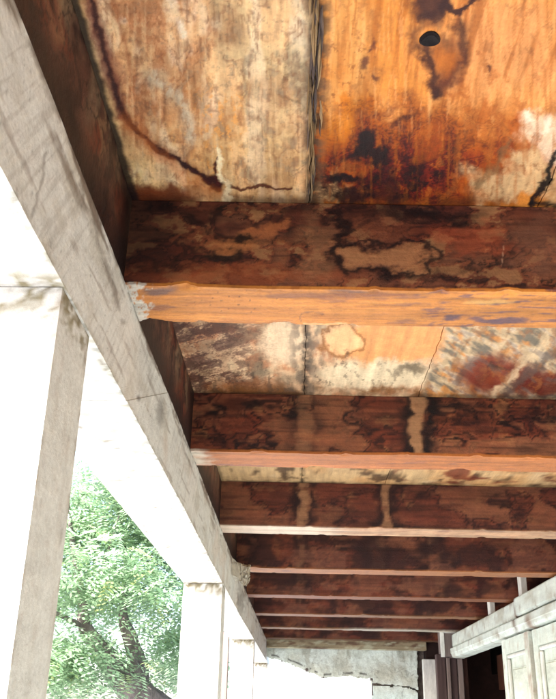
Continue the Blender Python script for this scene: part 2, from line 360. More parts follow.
    m1((232, 188, 140), blob(wx, wy, 342, 340, 17, 14, .35) * .9)
    m1((150, 100, 52), np.exp(-((np.hypot((wx - 342) / 19, (wy - 340) / 16) - 1) / .1) ** 2) * .8)
    m1((214, 202, 170), blob(wx, wy, 378, 376, 58, 14, .3) * .9)
    m1((104, 92, 72), blob(wx, wy, 412, 370, 14, 4.5, .5) * .8)
    m1((130, 84, 40), sm(384, 392, wy) * sm(-.5, .2, n2) * sm(470, 440, px) * .8)
    rt = sm(438, 448, wx + .35 * (py - 345)); dg = fb((px + .9 * py) / 34, (px * .7 - py) / 9, 23, 5)
    m1((188, 168, 134), rt)
    m1((112, 110, 100), rt * sm(-.05, .35, dg) * .85)
    m1((222, 210, 186), rt * sm(.1, .45, -dg) * .8)
    m1((206, 144, 80), rt * sm(.1, .5, fb((px + .9 * py) / 30, (px * .7 - py) / 14, 24, 4)) * .8)
    m1((128, 44, 22), rt * blob(wx, wy, 500, 376, 42, 20, .4) * .92)
    m1((112, 36, 20), rt * blob(wx, wy, 545, 384, 32, 13, .4) * .9)
    m1((200, 180, 146), rt * line(wx, wy, [(556, 335), (520, 365), (498, 395)], 4, .7) * .8)
    m1((96, 84, 76), rt * line(wx, wy, [(556, 350), (530, 372), (505, 395)], 4, .7) * .7)
    m1((70, 50, 40), rt * blob(wx, wy, 498, 367, 10, 2.5, .5) * .8)
    m1((160, 104, 60), sm(.1, .4, mo) * rt * .5); m1((96, 84, 80), sm(.2, .45, -dg) * rt * .5)
    m1((92, 78, 66), sm(.15, .35, mo2) * blob(wx2, wy2, 300, 375, 130, 16, .6) * .55)
    # --- bay 2 and beyond: pale, mildewed
    b2 = (bay >= 2).astype(float)
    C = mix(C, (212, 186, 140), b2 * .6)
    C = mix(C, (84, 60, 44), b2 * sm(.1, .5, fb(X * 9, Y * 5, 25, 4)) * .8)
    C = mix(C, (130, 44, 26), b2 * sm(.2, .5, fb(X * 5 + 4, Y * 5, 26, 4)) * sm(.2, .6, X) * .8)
    # darker line where sheets meet joists
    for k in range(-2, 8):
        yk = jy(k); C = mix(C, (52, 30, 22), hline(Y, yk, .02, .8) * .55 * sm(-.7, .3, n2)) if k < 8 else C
    gr_ = hline(X, .019, .010, .9) * sm(-.5, .2, n3); C = mix(C, (70, 58, 46), gr_ * .75)
    C *= (1 + .10 * n3)[:, None]
    lum = C @ np.array([.3, .6, .1]) + .01
    C = C * ((lum / .30) ** .28)[:, None]; C = lum[:, None] + (C - lum[:, None]) * 1.08
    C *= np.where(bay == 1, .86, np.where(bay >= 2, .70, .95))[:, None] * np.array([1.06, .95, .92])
    C = C * (1 + L0[:, None] * np.array([.05, .03, -.12]))
    return np.clip(C, .003, .85)

ceil_e = empty('ceiling', (0.6, 4, 1.0), kind='structure')
def sheet(x0, x1, y0, y1, xs, ys, sag=.004):
    P, F = boxgrid(xs, ys, np.array([1.0, 1.022]), 'xXyYz')
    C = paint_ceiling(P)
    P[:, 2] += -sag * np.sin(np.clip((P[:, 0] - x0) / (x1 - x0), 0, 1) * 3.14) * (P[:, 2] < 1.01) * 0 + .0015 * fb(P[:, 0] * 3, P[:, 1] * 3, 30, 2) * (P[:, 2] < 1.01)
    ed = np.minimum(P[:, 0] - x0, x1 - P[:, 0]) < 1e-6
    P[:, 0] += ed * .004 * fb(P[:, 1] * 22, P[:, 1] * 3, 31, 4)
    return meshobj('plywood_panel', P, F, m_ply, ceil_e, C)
yb = [-4.0, jy(-2) + JW / 2, jy(0) + JW / 2, jy(2) + JW / 2, jy(5) + JW / 2, 10.05]
xb_ = [XB - .012, .018, .50, 1.3, 2.2]
panels = {}
for i in range(5):
    for j in range(4):
        x0, x1, y0, y1 = xb_[j], xb_[j + 1], yb[i] + .003, yb[i + 1] - .003
        if i >= 2:
            if j == 1: x1 = .40
            if j == 2: x0 = .40
        x0 += .0012; x1 -= .0012
        if i == 1: ys = seg(y0, .06, .92, .0022 if j < 2 else .008, y1); xs = seg(x0, .0022, x1) if j < 2 else seg(x0, .008, x1)
        elif i == 2: ys = seg(y0, .03, 2.04, .0042, jy(1) + .01, .03, 3.7, .012, y1); xs = seg(x0, .0036, min(x1, .8)) if x1 < .81 else seg(x0, .0036, max(.8, x0 + .01), .02, x1)
        elif i == 3: ys = seg(y0, .04, y1); xs = seg(x0, .01, x1)
        else: ys = seg(y0, .08, y1); xs = seg(x0, .03, x1)
        panels[i, j] = sheet(x0, x1, y0, y1, xs, ys)
V, F = sbox(-.62, 2.3, -4.1, 10.3, 1.03, 1.13, bev=0); meshobj('deck_slab', V, F, m_back, ceil_e)
V, F = sbox(2.2, 2.26, -4.1, 10.3, .5, 1.028, bev=0); meshobj('back_board', V, F, m_back, ceil_e)
# split slivers hanging along the joint, and the black knot
def sliver(name, pts, parent, mat):
    """pts: (x,y,halfwidth,drop)"""
    V = []; F = []
    for i, (x, y, h, dz) in enumerate(pts):
        V += [(x - h, y, 1 - dz - .001), (x + h * .3, y, 1 - dz - .009), (x + h, y, 1 - dz - .001), (x, y, 1 - dz + .004)]
    for i in range(len(pts) - 1):
        for a in range(4): F.append([i * 4 + a, i * 4 + (a + 1) % 4, i * 4 + 4 + (a + 1) % 4, i * 4 + 4 + a])
    F += [[3, 2, 1, 0], [len(V) - 4, len(V) - 3, len(V) - 2, len(V) - 1]]
    return meshobj(name, V, F, mat, parent)
pj = panels[1, 1]
for i in range(46):
    yy = rnd.choice([rnd.uniform(.93, 1.24), rnd.uniform(.93, 1.24), rnd.uniform(1.2, 1.44)]); ln = rnd.uniform(.03, .13); xx = .0185 + rnd.gauss(.002, .0055); h = rnd.uniform(.0008, .0028) * (1.3 if yy < 1.2 else .8)
    ln = min(ln, 1.485 - yy); dr = rnd.uniform(.001, .010); k_ = rnd.uniform(-.004, .004); pts = []
    for t in (0, .25, .5, .75, 1): pts.append((xx + k_ * t + rnd.uniform(-.0008, .0008), yy + ln * t, h * (1 - .75 * abs(2 * t - .9)) + .0003, dr * math.sin(2.2 * t)))
    sliver('splinter', pts, pj if xx > .019 else panels[1, 0], m_splint if i % 3 else m_lav)
V = []; F = []
for i in range(20):
    a = i / 20 * 2 * math.pi; r = .0165 * (1 + .08 * math.sin(3 * a)); 
    for rr, z in ((r, 1.002), (r, .9965), (r * .8, .993), (.3 * r, .9945)): V.append((.2031 + rr * math.cos(a), 1.0412 + rr * .9 * math.sin(a), z))
for i in range(20):
    j = (i + 1) % 20
    for t in range(3): F.append([i * 4 + t, i * 4 + t + 1, j * 4 + t + 1, j * 4 + t][::-1])
F.append([i * 4 + 3 for i in range(20)][::-1])
meshobj('knot', V, F, m_knot, pj, smooth=False)

# ------------------------------------------------------------------ joists
def paint_joist(P, k):
    X, Y, Z = P[:, 0], P[:, 1], P[:, 2]; px, py = pix(P)
    fr = Y < jy(k) + X * SK + .01
    bottom = Z < 1 - D + .006
    q = 17.3 * k
    n1 = fb(X * 5.5 + q, Z * 11, 40 + k, 5); n2 = fb(X * 12 + q, Z * 16 + 4, 41 + k, 5); n3 = fb(X * 2.2 + q, Z * 4, 42, 3)
    gr = fb(X * 3 + q, Z * 90, 43, 4); n4 = fb(X * 30, Z * 30 + q, 44, 3)
    n5 = fb(X * 3.4 + q + 5, Z * 9 + 2, 46 + k, 4)
    C = np.tile(lin((104, 50, 32)), (len(X), 1))
    C = mix(C, (122, 62, 36), sm(-.2, .5, n3)); C = mix(C, (80, 34, 26), sm(.0, .5, n2) * .7)
    C = mix(C, (126, 80, 54), sm(.10, .24, n5) * .4)
    C = mix(C, (34, 14, 17), np.exp(-((n5 - .09) / .05) ** 2) * .5 * sm(-.5, .1, n2))
    C = mix(C, (26, 11, 14), sm(.16, .45, n1) * .8); C = mix(C, (118, 48, 28), sm(.05, .4, -n1) * .5)
    C = mix(C, (150, 108, 66), sm(.3, .5, -n2) * .35)
    C = mix(C, (52, 22, 20), np.exp(-((n3 + .05) / .03) ** 2) * .5)
    ft = fb(X * 3.6 + q + .25 * fb(X * 7, Z * 9, 47, 3), Z * 5.5 + 3, 48 + k, 5, .5)
    for lv, a_ in ((-.26, .8), (-.10, .75), (.05, .9), (.2, .8)):
        C = mix(C, (30, 13, 15), tide(ft, lv, .010, .055) * a_ * (1 if k < 4 else .6))
    C = mix(C, (138, 88, 58), sm(.06, .2, ft) * .55); C = mix(C, (116, 58, 36), sm(-.12, -.24, ft) * .5)
    C = mix(C, (58, 26, 20), sm(.1, .5, gr) * .45)
    if k == 0:
        wx = px + 26 * fb(px / 34, py / 20, 50, 6, .6); wy = py + 15 * fb(px / 34 + 9, py / 20, 51, 6, .6)
        C = mix(C, (58, 28, 26), np.full(X.shape, .35)); t0 = fb(px / 46, py / 24, 53, 6, .6); C = mix(C, (124, 66, 40), sm(.05, .12, t0) * .55); C = mix(C, (24, 10, 13), np.exp(-((t0 - .035) / .035) ** 2) * .8 * sm(-.5, 0, n2)); C = mix(C, (140, 108, 70), sm(.22, .27, t0) * .5)
        C = mix(C, (142, 84, 48), blob(wx, wy, 262, 232, 22, 9, .3) * .85); C = mix(C, (140, 88, 50), blob(wx, wy, 232, 246, 28, 10, .4) * .8)
        C = mix(C, (30, 13, 13), np.maximum(blob(wx, wy, 222, 256, 20, 7, .4), blob(wx, wy, 243, 240, 14, 5, .4)) * .9)
        C = mix(C, (132, 64, 32), blob(wx, wy, 240, 275, 110, 11, .6) * .65)
        C = mix(C, (130, 90, 60), blob(wx, wy, 316, 245, 17, 36, .7) * .6)
        C = mix(C, (120, 66, 42), blob(wx, wy, 380, 225, 34, 14, .5) * .7)
        C = mix(C, (146, 100, 64), blob(wx, wy, 385, 258, 46, 11, .4) * .8)
        r = np.hypot((wx - 385) / 48, (wy - 257) / 16); C = mix(C, (28, 13, 15), np.exp(-((r - 1) / .14) ** 2) * .85)
        C = mix(C, (34, 15, 16), blob(wx, wy, 338, 236, 8, 24, .5) * .85)
        C = mix(C, (134, 60, 34), blob(wx, wy, 470, 238, 34, 14, .4) * .6); C = mix(C, (34, 16, 18), blob(wx, wy, 420, 214, 60, 8, .6) * .8)
        C = mix(C, (112, 76, 58), blob(wx, wy, 542, 245, 30, 30, .7) * .6)
        C = mix(C, (32, 15, 16), blob(wx, wy, 420, 274, 60, 5, .6) * .5)
        C = mix(C, (28, 12, 12), blob(wx, wy, 140, 235, 42, 40, .6) * .6)
        C = mix(C, (160, 130, 104), line(px, py, [(504, 246), (502, 266)], .45) * .5)
    if k >= 1:
        for sx, sw in ((.022, .020), (.40, .021)) if k < 3 else ((.022, .022), (.40 + .1 * math.sin(k * 2.3), .03 + .02 * math.sin(k)), (.92 + .15 * math.sin(k * 1.7), .035)):
            xx = X + .026 * fb(Z * 8 + sx * 9, X * 6, 52 + k, 5) + .01 * fb(Z * 30, X * 30, 56, 3); sw = sw * (1 + .5 * fb(Z * 6, X * 0 + sx * 7 + k, 59, 3))
            s = 1 - sm(sw * .55, sw * 1.35, np.abs(xx - sx - (.012 * k - .02 if sx > .3 else 0)))
            amt = (.3 if k == 1 and sx < .1 else .85) if k < 3 else (.5 if sx < .1 else .4) * (1 if k == 3 else .7) * sm(-.5, .3, n2)
            C = mix(C, (30, 13, 16), (1 - sm(sw * 1.6, sw * 3.6, np.abs(xx - sx))) * sm(-.3, .3, n2 + .2) * .8 * (1 if k > 1 or sx > .1 else .4))
            C = mix(C, (148, 108, 74), s * amt * sm(-.75, -.1, n2 + .3 * gr))
            C = mix(C, (24, 10, 13), tide(np.abs(xx - sx), sw * 1.35, sw * .22, sw * .5) * amt * sm(-.35, .1, n1) * .9)
    if k >= 3: t3 = fb(X * 3 + q, Z * 5, 54, 5); C = mix(C, (128, 84, 64), sm(.1, .2, t3) * .5); C = mix(C, (30, 14, 20), sm(.05, .3, -t3) * .7)
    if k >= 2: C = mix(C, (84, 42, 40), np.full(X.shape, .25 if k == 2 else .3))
    # --- underside
    gb = fb(X * 3.2 + q, (Y - jy(k)) * 42 + 1.4 * fb(X * 2.5, Y * 5, 60), 61, 5)
    g2 = fb(X * 4 + q, (Y - jy(k)) * 150 + 5 * fb(X * 2.2, Y * 7, 58, 4), 55, 4)
    nb = fb(X * 6 + q, (Y - jy(k)) * 16, 62, 5)
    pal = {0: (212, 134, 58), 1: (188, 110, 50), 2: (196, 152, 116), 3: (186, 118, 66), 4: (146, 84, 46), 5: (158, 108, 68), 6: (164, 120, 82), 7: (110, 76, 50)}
    B = np.tile(lin(pal.get(k, (205, 140, 95))), (len(X), 1))
    B = mix(B, lin(pal.get(k, (205, 140, 95))) * .62, sm(.05, .5, gb) * .6); B = mix(B, np.minimum(lin(pal.get(k, (205, 140, 95))) * 1.35, .8), sm(.1, .5, -gb) * .5)
    B = mix(B, (120, 76, 72), sm(.36, .6, nb) * .55); B = mix(B, lin((150, 80, 40)), sm(.05, .4, g2) * .4)
    if k == 0:
        wx = px + 8 * fb(px / 24, py / 8, 63, 4); wy = py + 2.5 * fb(px / 24 + 9, py / 8, 64, 4)
        dk = fb(px / 30, py / 3.2 + px / 90, 65, 5)
        B = mix(B, (98, 70, 84), sm(.12, .5, dk) * sm(340, 470, wx) * .8)
        B = mix(B, (92, 66, 80), np.maximum(blob(wx, wy, 452, 318, 9, 2.5), blob(wx, wy, 500, 321, 30, 2.5)) * .9)
        B = mix(B, (226, 170, 96), blob(wx, wy, 490, 302, 22, 3) * .8)
        B = mix(B, (112, 84, 80), blob(wx, wy, 160, 291, 18, 4, .4) * .85)
        B = mix(B, (110, 78, 74), blob(wx, wy, 345, 291, 16, 2, .6) * .8)
        B = mix(B, (60, 34, 26), sm(.66, .8, fb(px / 4, py / 2.2, 66, 2)) * blob(px, py, 240, 302, 50, 12, .4) * .8)
        B = mix(B, (120, 80, 60), line(wx, wy, [(296, 321), (302, 315), (312, 311), (322, 313)], .8) * .6)
        B = mix(B, (244, 214, 160), line(wx, wy, [(300, 323), (345, 324)], 1.0) * .5)
        pe = 148 + 10 * fb(py / 5, px / 10, 67, 4) - .3 * (px - px)
        wm = sm(4, -4, px - pe - 4 * np.sin(py / 3)) * sm(-.25, .1, fb(px / 5, py / 5, 68, 4) + .35 - .8 * blob(px, py, 150, 294, 14, 9, .3))
        B = mix(B, (224, 214, 200), wm * sm(-.55, .1, fb(px / 3.5, py / 3.5, 74, 4) + .25) )
    if k in (1, 2, 3):
        e = {1: .04, 2: .42, 3: .05}[k]
        wl_ = sm(.05, -.05, X - (XB + e) + .05 * fb(X * 20, Y * 20, 69, 3))
        if k == 2: wl_ = wl_ * .0 + sm(.12, -.12, X - .15 + .12 * fb(X * 5, Y * 30, 70, 3)) * .6
        B = mix(B, (232, 216, 196), wl_)
    if k == 6: B = mix(B, (224, 214, 196), sm(.35, .6, X) * .8)
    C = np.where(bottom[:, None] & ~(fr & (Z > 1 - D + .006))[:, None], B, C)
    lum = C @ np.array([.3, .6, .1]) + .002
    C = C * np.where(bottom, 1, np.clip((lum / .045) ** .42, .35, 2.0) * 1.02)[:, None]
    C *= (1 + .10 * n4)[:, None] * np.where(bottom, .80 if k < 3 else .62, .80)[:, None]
    return np.clip(C, .003, .8)
jl = {-2: 'stained timber joist behind the camera, second one back', -1: 'stained timber joist just behind the camera, across the porch',
      0: 'largest and nearest timber joist, dark stained side over a bright orange underside', 1: 'second timber joist from the camera, brown side with reddish orange underside',
      2: 'third timber joist, with two pale water streaks down its side and a creamy underside', 3: 'fourth timber joist, its orange underside ending at the splintered white block',
      4: 'fifth timber joist, reddish brown, over the near cripple stud', 5: 'sixth timber joist, thin and dull pink brown, over the far cripple stud',
      6: 'seventh timber joist, whose whitened underside meets the boxed post head', 7: 'farthest timber joist, lying against the plate above the cracked plaster'}
for k in range(-2, 8):
    yk = jy(k); xr = 2.19; st = .0016 * max(yk, 1) * (1.25 if k else 1.1)
    if k < 0: st = .04
    xvis = .60 + .35 * max(k, 0)
    x0 = XB - .05
    xs = seg(x0, .025, XB, st, min(xvis, 2.0), .04, xr); zs = seg(1 - D, st, .9985); ys = seg(0, min(st * 2, .05), JW)
    P, F = boxgrid(xs, ys, zs, 'xXyYz')
    P[:, 1] += yk
    P[:, 1] += P[:, 0] * SK
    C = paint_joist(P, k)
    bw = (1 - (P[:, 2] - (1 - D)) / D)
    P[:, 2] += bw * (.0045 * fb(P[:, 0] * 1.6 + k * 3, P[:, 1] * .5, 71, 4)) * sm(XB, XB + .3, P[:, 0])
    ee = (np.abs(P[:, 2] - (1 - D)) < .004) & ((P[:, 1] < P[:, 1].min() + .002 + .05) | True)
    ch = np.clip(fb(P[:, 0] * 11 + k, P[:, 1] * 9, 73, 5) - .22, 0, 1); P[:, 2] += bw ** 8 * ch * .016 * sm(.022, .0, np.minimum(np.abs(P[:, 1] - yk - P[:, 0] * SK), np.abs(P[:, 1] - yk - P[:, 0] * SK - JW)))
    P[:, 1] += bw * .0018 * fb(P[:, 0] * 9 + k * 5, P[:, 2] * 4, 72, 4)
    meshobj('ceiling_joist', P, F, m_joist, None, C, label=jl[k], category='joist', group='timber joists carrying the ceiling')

# blocking boards above the beam, between joists
def paint_block(P):
    Y, Z = P[:, 1], P[:, 2]
    n1 = fb(Y * 9, Z * 4, 80, 5); n2 = fb(Y * 4 + 3, Z * 9, 81, 5); n3 = fb(Y * 14, Z * 14, 82, 4)
    C = np.tile(lin((84, 50, 40)), (len(Y), 1))
    up_ = sm(1 - D + .06, .96, Z + .05 * n2)
    C = mix(C, (136, 112, 88), up_ * sm(-.25, .35, n1) * .8); C = mix(C, (112, 48, 30), sm(.0, .4, n2) * .7)
    band = fb(Y * 16 + 1.2 * fb(Z * 16, Y * 4, 83, 3), Z * 2.2, 84, 4)
    C = mix(C, (44, 22, 20), sm(.05, .35, band) * .75); C = mix(C, (150, 116, 84), sm(.15, .5, -band) * up_ * .5)
    C = mix(C, (28, 14, 14), np.exp(-((n3 - .08) / .05) ** 2) * .8)
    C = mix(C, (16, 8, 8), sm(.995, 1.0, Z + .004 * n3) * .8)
    for k in range(-2, 8): C = mix(C, (22, 10, 10), (hline(Y, jy(k) - .03, .08, .9)) * .85)  # corner shade beside each joist, painted into the board colour
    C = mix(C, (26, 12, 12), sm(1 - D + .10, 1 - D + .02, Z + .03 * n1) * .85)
    return np.clip(C, .003, .8)
for k in range(-3, 8):
    y0 = max(jy(k) + JW + XB * SK + .0015, -4.0) if k > -3 else -4.0; y1 = (jy(k + 1) + XB * SK - .0012) if k < 7 else 10.25
    pieces = [(y0, y1)] if k != -1 else [(y0, 1.325), (1.332, y1)]
    for (a, b_) in pieces:
        st = .004 if k < 1 and k >= -1 else .01
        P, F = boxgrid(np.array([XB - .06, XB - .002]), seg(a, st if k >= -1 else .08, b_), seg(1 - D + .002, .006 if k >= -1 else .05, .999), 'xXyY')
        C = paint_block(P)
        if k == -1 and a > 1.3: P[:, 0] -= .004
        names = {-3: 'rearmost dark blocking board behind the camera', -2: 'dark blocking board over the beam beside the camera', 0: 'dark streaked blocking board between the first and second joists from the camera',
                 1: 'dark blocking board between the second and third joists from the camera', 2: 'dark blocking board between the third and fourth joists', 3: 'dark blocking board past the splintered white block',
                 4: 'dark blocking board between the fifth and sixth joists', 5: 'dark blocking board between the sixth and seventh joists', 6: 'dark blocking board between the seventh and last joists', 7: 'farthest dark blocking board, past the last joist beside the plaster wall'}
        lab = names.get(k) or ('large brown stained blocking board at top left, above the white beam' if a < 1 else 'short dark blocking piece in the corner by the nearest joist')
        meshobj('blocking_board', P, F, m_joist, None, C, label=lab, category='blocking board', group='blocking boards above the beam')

# ------------------------------------------------------------------ the long painted beam
def paint_beam(P):
    X, Y, Z = P[:, 0], P[:, 1], P[:, 2]; px, py = pix(P)
    inner = (X > XB - .008) & (Z > ZB + .003)
    z = Z - ZB
    C = np.tile(lin((208, 204, 198)), (len(X), 1))
    sc1 = fb((Y * 1. - z * .75) * 60, (Y + z) * 2.2, 90, 5, .6)
    n1 = fb(Y * 5, z * 9, 91, 5); n2 = fb(Y * 18, z * 30, 92, 4); n3 = fb(Y * 3, z * 34, 93, 5)
    I = C * np.array([1.10, 1.13, 1.17])
    I = mix(I, (150, 142, 134), sm(.05, .5, sc1) * .32); I = mix(I, (222, 216, 206), sm(.1, .6, -sc1) * .4)
    I = mix(I, (178, 168, 152), sm(.0, .5, n1) * .4)
    I = mix(I, (200, 180, 166), sm(.1, .5, fb(Y * 3 + 4, z * 5, 94, 4)) * .4 * sm(1.4, 2.2, Y))
    top = sm(.12, .21, z + .03 * n1)
    I = mix(I, (112, 96, 84), top * sm(-.02, .35, n3 + .2 * n2) * .85)
    I = mix(I, (86, 72, 64), sm(.195, .212, z) * sm(-.3, .2, n2) * .8)
    I = mix(I, (128, 112, 100), sm(.4, .55, n3) * .45)
    I = mix(I, (150, 138, 122), sm(.018, 0, z) * sm(-.2, .2, n2) * .6)
    # long dark drips seen on the near length
    I = mix(I, (96, 84, 76), line(px + 2 * fb(px / 9, py / 9, 95), py, [(46, 152), (43, 180), (36, 205), (33, 216)], 1.3, .9) * .5)
    I = mix(I, (100, 88, 80), line(px + 3 * fb(px / 9, py / 9, 96), py, [(74, 165), (90, 215), (98, 240), (110, 275), (122, 322)], 2.6, .95) * .45 * sm(-.3, .2, n2))
    I = mix(I, (110, 98, 88), line(px + 3 * fb(px / 9, py / 9, 97), py, [(30, 20), (34, 50), (46, 82), (60, 115)], 3.5, .9) * .5)
    I = mix(I, (80, 70, 66), np.maximum(blob(px, py, 138, 398, 1.6, 3, .8) * .7, blob(px + 2 * fb(px / 4, py / 4, 98), py, 160, 412, 4, 14, .7) * .5))
    I = mix(I, (72, 62, 58), blob(px + 4 * fb(px / 5, py / 5, 99, 4), py, 241, 600, 3, 14, .7) * .5)
    I = mix(I, (60, 60, 58), sm(.70, .85, fb(Y * 60, z * 60, 100, 2)) * .3)
    U = C.copy() * 1.06
    nu = fb(X * 12, Y * 6, 101, 5)
    U = mix(U, (196, 186, 160), sm(.2, .6, nu) * .35)
    U = mix(U, (150, 140, 96), sm(.3, .55, fb(X * 25, Y * 18, 102, 4)) * .4)
    U = mix(U, (120, 108, 88), sm(.34, .5, fb(X * 38, Y * 20, 107, 5)) * sm(.1, .4, nu) * .7); U = mix(U, (150, 140, 124), sm(.45, .6, fb(X * 9, Y * 60, 108, 4)) * .5)
    U = mix(U, (134, 128, 110), sm(XB - .018, XB - .002, X) * sm(.1, .4, fb(Y * 30, X * 30, 103, 4)) * .7)
    for yp in (1.113, 4.13, 7.26, 10.36): U = mix(U, (128, 112, 62), hline(Y, yp - .01, .022, .9) * sm(-.2, .2, fb(X * 26, Y * 26, 104, 4)) * .8)
    C = np.where(inner[:, None], I, U)
    return np.clip(C, .01, .82)
beam = empty('painted_beam', ((XB + XO) / 2, 3.5, ZB), label='long old white painted timber beam running along the left, resting on the posts', category='beam')
cuts = [(-4.0, 1.8866, 0), (1.8878, 3.6345, .0012), (3.636, 10.9, -.0015)]
for i, (a, b_, dx) in enumerate(cuts):
    st = .0035 * (1 if i < 2 else 1.8)
    ys = seg(a, .08, .55, st, b_) if i == 0 else (seg(a, st, b_) if i == 1 else seg(a, .006, 7.5, .02, b_))
    P, F = boxgrid(seg(XO, .008, XB), ys, seg(ZB, .005 if i < 2 else .008, 1 - D - .0015), 'xXyYzZ')
    for yc, sl, zc in ((1.887, 2.43, .70), (3.635, 3.2, .68)):      # slanted scarf cuts
        if abs(a - yc) < .01 or abs(b_ - yc) < .01: P[:, 1] += sl * (P[:, 2] - zc) * np.clip(1 - np.abs(P[:, 1] - yc) / .84, 0, 1)
    C = paint_beam(P)
    e = (np.abs(P[:, 0] - XB) < 1e-4) | (np.abs(P[:, 0] - XO) < 1e-4)
    lowedge = e & (P[:, 2] < ZB + .012)
    P[:, 2] += lowedge * .0035 * np.clip(fb(P[:, 1] * 16, P[:, 0] * 3, 105, 4), 0, 1)
    P[:, 0] += dx + .0022 * fb(P[:, 1] * 2.4, P[:, 2] * 6, 106, 4) * (P[:, 0] > -.45)
    if i == 2: P[:, 0] += .028 * np.clip((P[:, 1] - 5.5) / 5, 0, 1)
    meshobj('beam_length', P, F, m_paint, beam, C)

# ------------------------------------------------------------------ posts
def paint_post(P, yp, x0, x1):
    X, Y, Z = P[:, 0], P[:, 1], P[:, 2]
    C = np.tile(lin((216, 214, 210)), (len(X), 1))
    n1 = fb(X * 40 + Y * 34 + yp, Z * 4, 110, 5); n2 = fb(X * 30 + Y * 30, Z * 30, 111, 4); n3 = fb(X * 30 + Y * 26 + 2, Z * 22, 112, 5)
    C = mix(C, (192, 184, 174), sm(.0, .5, n1) * .3); C = mix(C, (176, 160, 150), sm(.2, .5, n3) * .25)
    top = ZB - Z
    C = mix(C, (112, 98, 52), sm(.075, .01, top + .07 * n3 + .02 * n2) * sm(-.25, .1, n3 + .5 * n2 + .1) * .9)
    C = mix(C, (110, 98, 78), sm(.014, .0, top) * sm(-.3, .1, n2) * .7)
    ex = np.maximum(np.minimum(np.abs(X - x1), np.abs(X - x0)), np.minimum(np.abs(Y - yp), np.abs(Y - yp - .178)))
    C = mix(C, (140, 116, 96), sm(.016, .0, ex) * sm(.0, .35, fb(Z * 22, X * 20 + Y * 18, 113, 4)) * .55)
    C = mix(C, (120, 104, 92), sm(.5, .66, fb(X * 20 + Y * 24, Z * 7, 114, 4)) * .4)
    return np.clip(C, .01, .82)
pl = {-1: 'white painted square post behind the camera', 0: 'largest white painted square post, at the lower left edge, with mould stains at its top',
      1: 'second white painted square post, right of the tree, with a diagonal shadow at its top', 2: 'third white painted square post, beside the grey stud', 3: 'farthest white painted square post, next to the white opening'}
for i, yp in ((-1, -1.9), (0, 1.113), (1, 4.13), (2, 7.26), (3, 10.36)):
    x0, x1 = XO + .001, XB - .0035
    dx = {0: 0, 1: 0, 2: .008, 3: .024}.get(i, 0)
    st = .006 if i == 0 else .012
    zs = seg(FLOOR, .1, -.4 if i >= 0 else ZB - .1, st if i >= 0 else .1, ZB - .0015)
    P, F = boxgrid(seg(x0, .01, x1), seg(yp, .012, yp + .178), zs, 'xXyYzZ')
    C = paint_post(P, yp, x0, x1)
    P = wobble(P, .0004, 7, 115 + i); P[:, 2] = np.minimum(P[:, 2], ZB - .0012)
    P[:, 0] += dx
    meshobj('porch_post', P, F, m_paint, None, C, label=pl[i], category='post', group='white porch posts under the beam')
V, F = sbox(-.632, -.556 + .0, 7.30, 7.40, FLOOR - .27, ZB + .06, .003)
meshobj('grey_stud', V, F, m_lav, None, label='thin weathered grey stud standing between the second and third posts', category='stud')
# splintered block by the fourth joist
bm = bmesh.new(); bmesh.ops.create_cube(bm, size=1); bmesh.ops.subdivide_edges(bm, edges=bm.edges[:], cuts=14, use_grid_fill=True)
V = np.array([v.co[:] for v in bm.verts]); F = [[v.index for v in f.verts] for f in bm.faces]; bm.free()
n = fb(V[:, 0] * 7 + V[:, 1] * 5, V[:, 2] * 7, 120, 4); n_ = fb(V[:, 1] * 9, V[:, 2] * 2 + V[:, 0] * 8, 121, 4)
t = V[:, 0] + .5
V = np.stack([XB - .001 + t * .085 + n * .012 * t, 4.62 + (V[:, 1] + .5) * .26 + n_ * .03 * t, .705 + (V[:, 2] + .5) * (.085 - .0 * t) - .03 * t + n * .02 * t + .06 * t * (V[:, 1]) ], -1)
C = np.tile(lin((200, 192, 176)), (len(V), 1)); C = mix(C, (120, 100, 78), sm(.1, .5, fb(V[:, 1] * 30, V[:, 2] * 60, 122, 4)) * .7)
meshobj('splintered_block', V, F, m_paint, None, C, smooth=False, label='whitish splintered timber block stuck out from the beam below the fourth joist', category='timber block')

# ------------------------------------------------------------------ end wall
def paint_plaster(P):
    X, Z = P[:, 0], P[:, 2]
    n1 = fb(X * 3, Z * 3, 130, 5); n2 = fb(X * 8, Z * 8, 131, 5); n3 = fb(X * 10, Z * 2, 132, 4)
    C = np.tile(lin((208, 216, 208)), (len(X), 1))
    C = mix(C, (176, 174, 158), sm(.0, .5, n1) * .6); C = mix(C, (222, 232, 228), sm(.1, .5, -n1) * .6)
    C = mix(C, (128, 120, 98), sm(.15, .5, n3) * sm(.3, .7, Z) * .5); C = mix(C, (168, 172, 160), sm(.1, .5, n2) * .4)
    C = mix(C, (206, 226, 226), sm(.42, .2, Z) * .6)
    C = mix(C, (84, 76, 64), np.exp(-((fb(X * 2.4, Z * 2.4, 133, 5) - .1) / .012) ** 2) * .35)
    C = mix(C, (110, 100, 80), sm(.70, .76, Z) * .6)
    ze = np.interp(X, [-.26, -.07, .12, .30, .42, .54, .85], [.612, .56, .49, .418, .43, .445, .425])
    C = mix(C, (70, 70, 66), np.exp(-((Z - ze - .035 - .012 * n2) / .010) ** 2) * sm(-.05, .15, fb(X * 16, Z * 4, 134, 4)) * (X < .84) * (np.abs(X - .47) > .03) * .9)
    return np.clip(C, .01, .82)
def inside(x, y, poly):
    r = np.zeros(x.shape, bool); n = len(poly)
    for i in range(n):
        x1, y1 = poly[i]; x2, y2 = poly[(i + 1) % n]
        c = (y1 > y) != (y2 > y); r ^= c & (x < (x2 - x1) * (y - y1) / (y2 - y1 + 1e-12) + x1)
    return r
